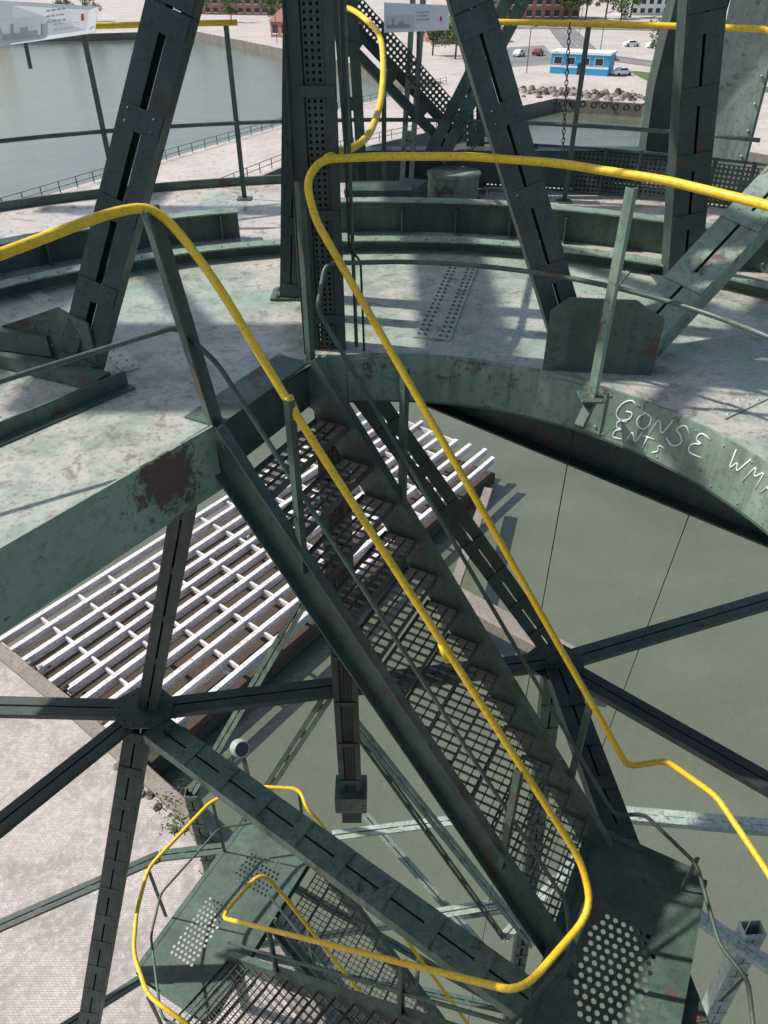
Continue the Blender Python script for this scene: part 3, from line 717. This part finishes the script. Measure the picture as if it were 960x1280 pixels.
def car(c,ang,body):
    root=empty('parked_car'); mb=MB()
    prof=[(-2.1,.35),(-2.15,.8),(-1.9,.95),(-1.4,1.0),(-1.0,1.42),(.5,1.45),(1.15,.98),(1.95,.85),(2.15,.6),(2.1,.35)]
    n=len(prof); ws=[.84,.86,.84,.8,.68,.68,.8,.84,.84,.84]
    vs=[(x,-w,z) for (x,z),w in zip(prof,ws)]+[(x,w,z) for (x,z),w in zip(prof,ws)]
    mb.add(vs,[tuple(range(n))[::-1],tuple(range(n,2*n))]+[(i,n+i,n+(i+1)%n,(i+1)%n) for i in range(n)][::1],body)
    for s in (-1,1):
        mb.add([(-1.2,s*.80,1.02),(-.9,s*.70,1.36),(.45,s*.70,1.38),(.95,s*.80,1.02)],[(0,1,2,3)],'glass')
        for x in (-1.3,1.3):
            vs=[(x+.32*math.cos(k*math.pi/6),s*.88,.32+.32*math.sin(k*math.pi/6)) for k in range(12)]+[(x+.32*math.cos(k*math.pi/6),s*.66,.32+.32*math.sin(k*math.pi/6)) for k in range(12)]
            mb.add(vs,[tuple(range(12)),tuple(range(12,24))]+[(k,(k+1)%12,12+(k+1)%12,12+k) for k in range(12)],'black')
    mb.add([(.52,-.66,1.46),(.52,.66,1.46),(1.13,.76,1.0),(1.13,-.76,1.0)],[(0,1,2,3)],'glass')
    mb.obj('car_body',root); root.matrix_world=rotpts(V((*c,GZ)),math.radians(ang))
for c,a,bm in (((49,176),20,'white'),((33,212),60,'white'),((38,214),62,'carred'),((67,236),10,'white'),((72,232),12,'white'),((54,205),80,'black'),((30,225),60,'white'),((77,240),10,'blue')): car(c,a,bm)
def tree(c,h,name='leafy_tree'):
    root=empty(name); mb=MB()
    mb.tube([(0,0,0),(.1,0,h*.3),(0,.1,h*.55)],h*.022,'bark',8,.3)
    for k in range(6):
        a=k*1.05; mb.tube([(0,0,h*(.3+.04*k)),(math.cos(a)*h*.14,math.sin(a)*h*.14,h*(.5+.05*k)),(math.cos(a)*h*.24,math.sin(a)*h*.24,h*(.62+.04*k))],h*.009,'bark',6,.3)
    mb.obj('trunk',root); mb=MB()
    cl=[(V((random.gauss(0,h*.19),random.gauss(0,h*.19),h*random.uniform(.32,.92))),h*random.uniform(.07,.15)) for _ in range(30)]
    for p,r in cl:
        for _ in range(60):
            q=p+V((random.gauss(0,1),random.gauss(0,1),random.gauss(0,.8))).normalized()*r*random.uniform(.5,1.1)
            s=h*.02; a=V((random.uniform(-1,1),random.uniform(-1,1),random.uniform(-1,1))).normalized();b2=a.orthogonal().normalized()
            mb.add([q+a*s,q+b2*s,q-a*s,q-b2*s],[(0,1,2,3)],'leaf')
    mb.obj('crown',root); root.matrix_world=Matrix.Translation(V((*c,GZ)))
for c,h in (((61,190),11),((66,196),10),((70,192),9),((86,345),15),((76,335),14),((68,338),13),((17,206),10),((12,214),9),((97,350),15),((60,181),6),((-40,320),9),((-56,325),9),((-70,330),9),((110,300),12),((-108,330),9),((-120,335),9),((30,290),11),((80,300),11)): tree(c,h)
def lamp(c):
    mb=MB(); x,y=c; mb.tube([(x,y,GZ),(x,y,GZ+8),(x+1.5,y,GZ+8.4)],.09,'steel',8,.5); mb.bar((x+1.3,y,GZ+8.38),(x+2.1,y,GZ+8.38),.3,.12,'steel'); mb.obj('street_lamp')
for c in ((46,200),(56,225),(30,180),(60,270),(-30,245)): lamp(c)
mb=MB()
for a,b2 in (((30,145.6),(43.3,139.6)),((43.2,138),(38.2,114))):
    for k in range(8):
        p=V((*a,-18.6)).lerp(V((*b2,-18.6)),(k+.5)/8); t=(V((*b2,0))-V((*a,0))).normalized()
        pts=[p+t*.42*math.cos(2*math.pi*j/12)+V((0,-.1,.42*math.sin(2*math.pi*j/12))) for j in range(12)]
        mb.tube(pts,.15,'black',6,0,True)
mb.obj('tyre_fenders')
mb=MB()
for _ in range(60):
    x=random.uniform(-12.5,-5.6);y=12.2+(-5.6-x)*.93+random.uniform(-1.2,-.4); s=random.uniform(.04,.18)
    cylz(mb,(x,y),s,GZ,GZ+s*random.uniform(.3,.7),random.choice(['wall','brownc','mud']),7,s*.6)
mb.obj('rubble_pile')
mb=MB()
for _ in range(260):
    q=random.random(); x=24+22*q+random.gauss(0,2);y=150-8*q+random.gauss(4,3.2); s=random.uniform(.2,.8)
    cylz(mb,(x,y),s,GZ,GZ+s*random.uniform(.3,.9),random.choice(['wall','brownc','brownc','mud']),7,s*.5)
mb.obj('rubble_pile')
mb=MB()
hp=[(-3,-1,.6),(-3,1,.6),(1.5,1.1,.7),(3.2,0,.9),(1.5,-1.1,.7)];hb=[(-2.8,-.7,-.2),(-2.8,.7,-.2),(1.2,.7,-.2),(2.5,0,-.1),(1.2,-.7,-.2)]
mb.add(hp+hb,[(0,5,6,1)[::-1],(1,6,7,2)[::-1],(2,7,8,3)[::-1],(3,8,9,4)[::-1],(4,9,5,0)[::-1],(0,1,2,3,4)[::-1]],'blue'); mb.box((-1.5,-.6,.65),(.5,.6,1.7),'white')
bo=mb.obj('small_boat'); bo.matrix_world=rotpts(V((-12,88,WZ)),math.radians(50))

# ------------------------------------------------------------ light, world, camera
sd=V((-.66,.14,.76)).normalized()
el=math.asin(sd.z); az=math.atan2(sd.x,sd.y)
w=bpy.data.worlds.new('World'); scene.world=w; w.use_nodes=True; nt=w.node_tree
bg=nt.nodes['Background']; sk=nt.nodes.new('ShaderNodeTexSky'); sk.sky_type='NISHITA'; sk.sun_disc=False
sk.sun_elevation=el; sk.sun_rotation=az; sk.air_density=1.0; sk.dust_density=2.0
nt.links.new(sk.outputs[0],bg.inputs[0]); bg.inputs[1].default_value=.15
sl=bpy.data.lights.new('sun','SUN'); sl.energy=5; sl.angle=math.radians(.7); sl.color=(1,.96,.90)
so=bpy.data.objects.new('sun',sl); COL.objects.link(so); so.rotation_euler=sd.to_track_quat('Z','Y').to_euler(); so.location=(0,0,30)
cam=bpy.data.cameras.new('camera'); co=bpy.data.objects.new('camera',cam); COL.objects.link(co)
co.location=(0,0,1.95); co.rotation_euler=(math.radians(90-37),0,0)
cam.sensor_fit='VERTICAL'; cam.sensor_height=36; cam.lens=925/1280*36; cam.clip_start=.05; cam.clip_end=8000
scene.camera=co
scene.view_settings.view_transform='Standard'; scene.view_settings.look='None'; scene.view_settings.exposure=0
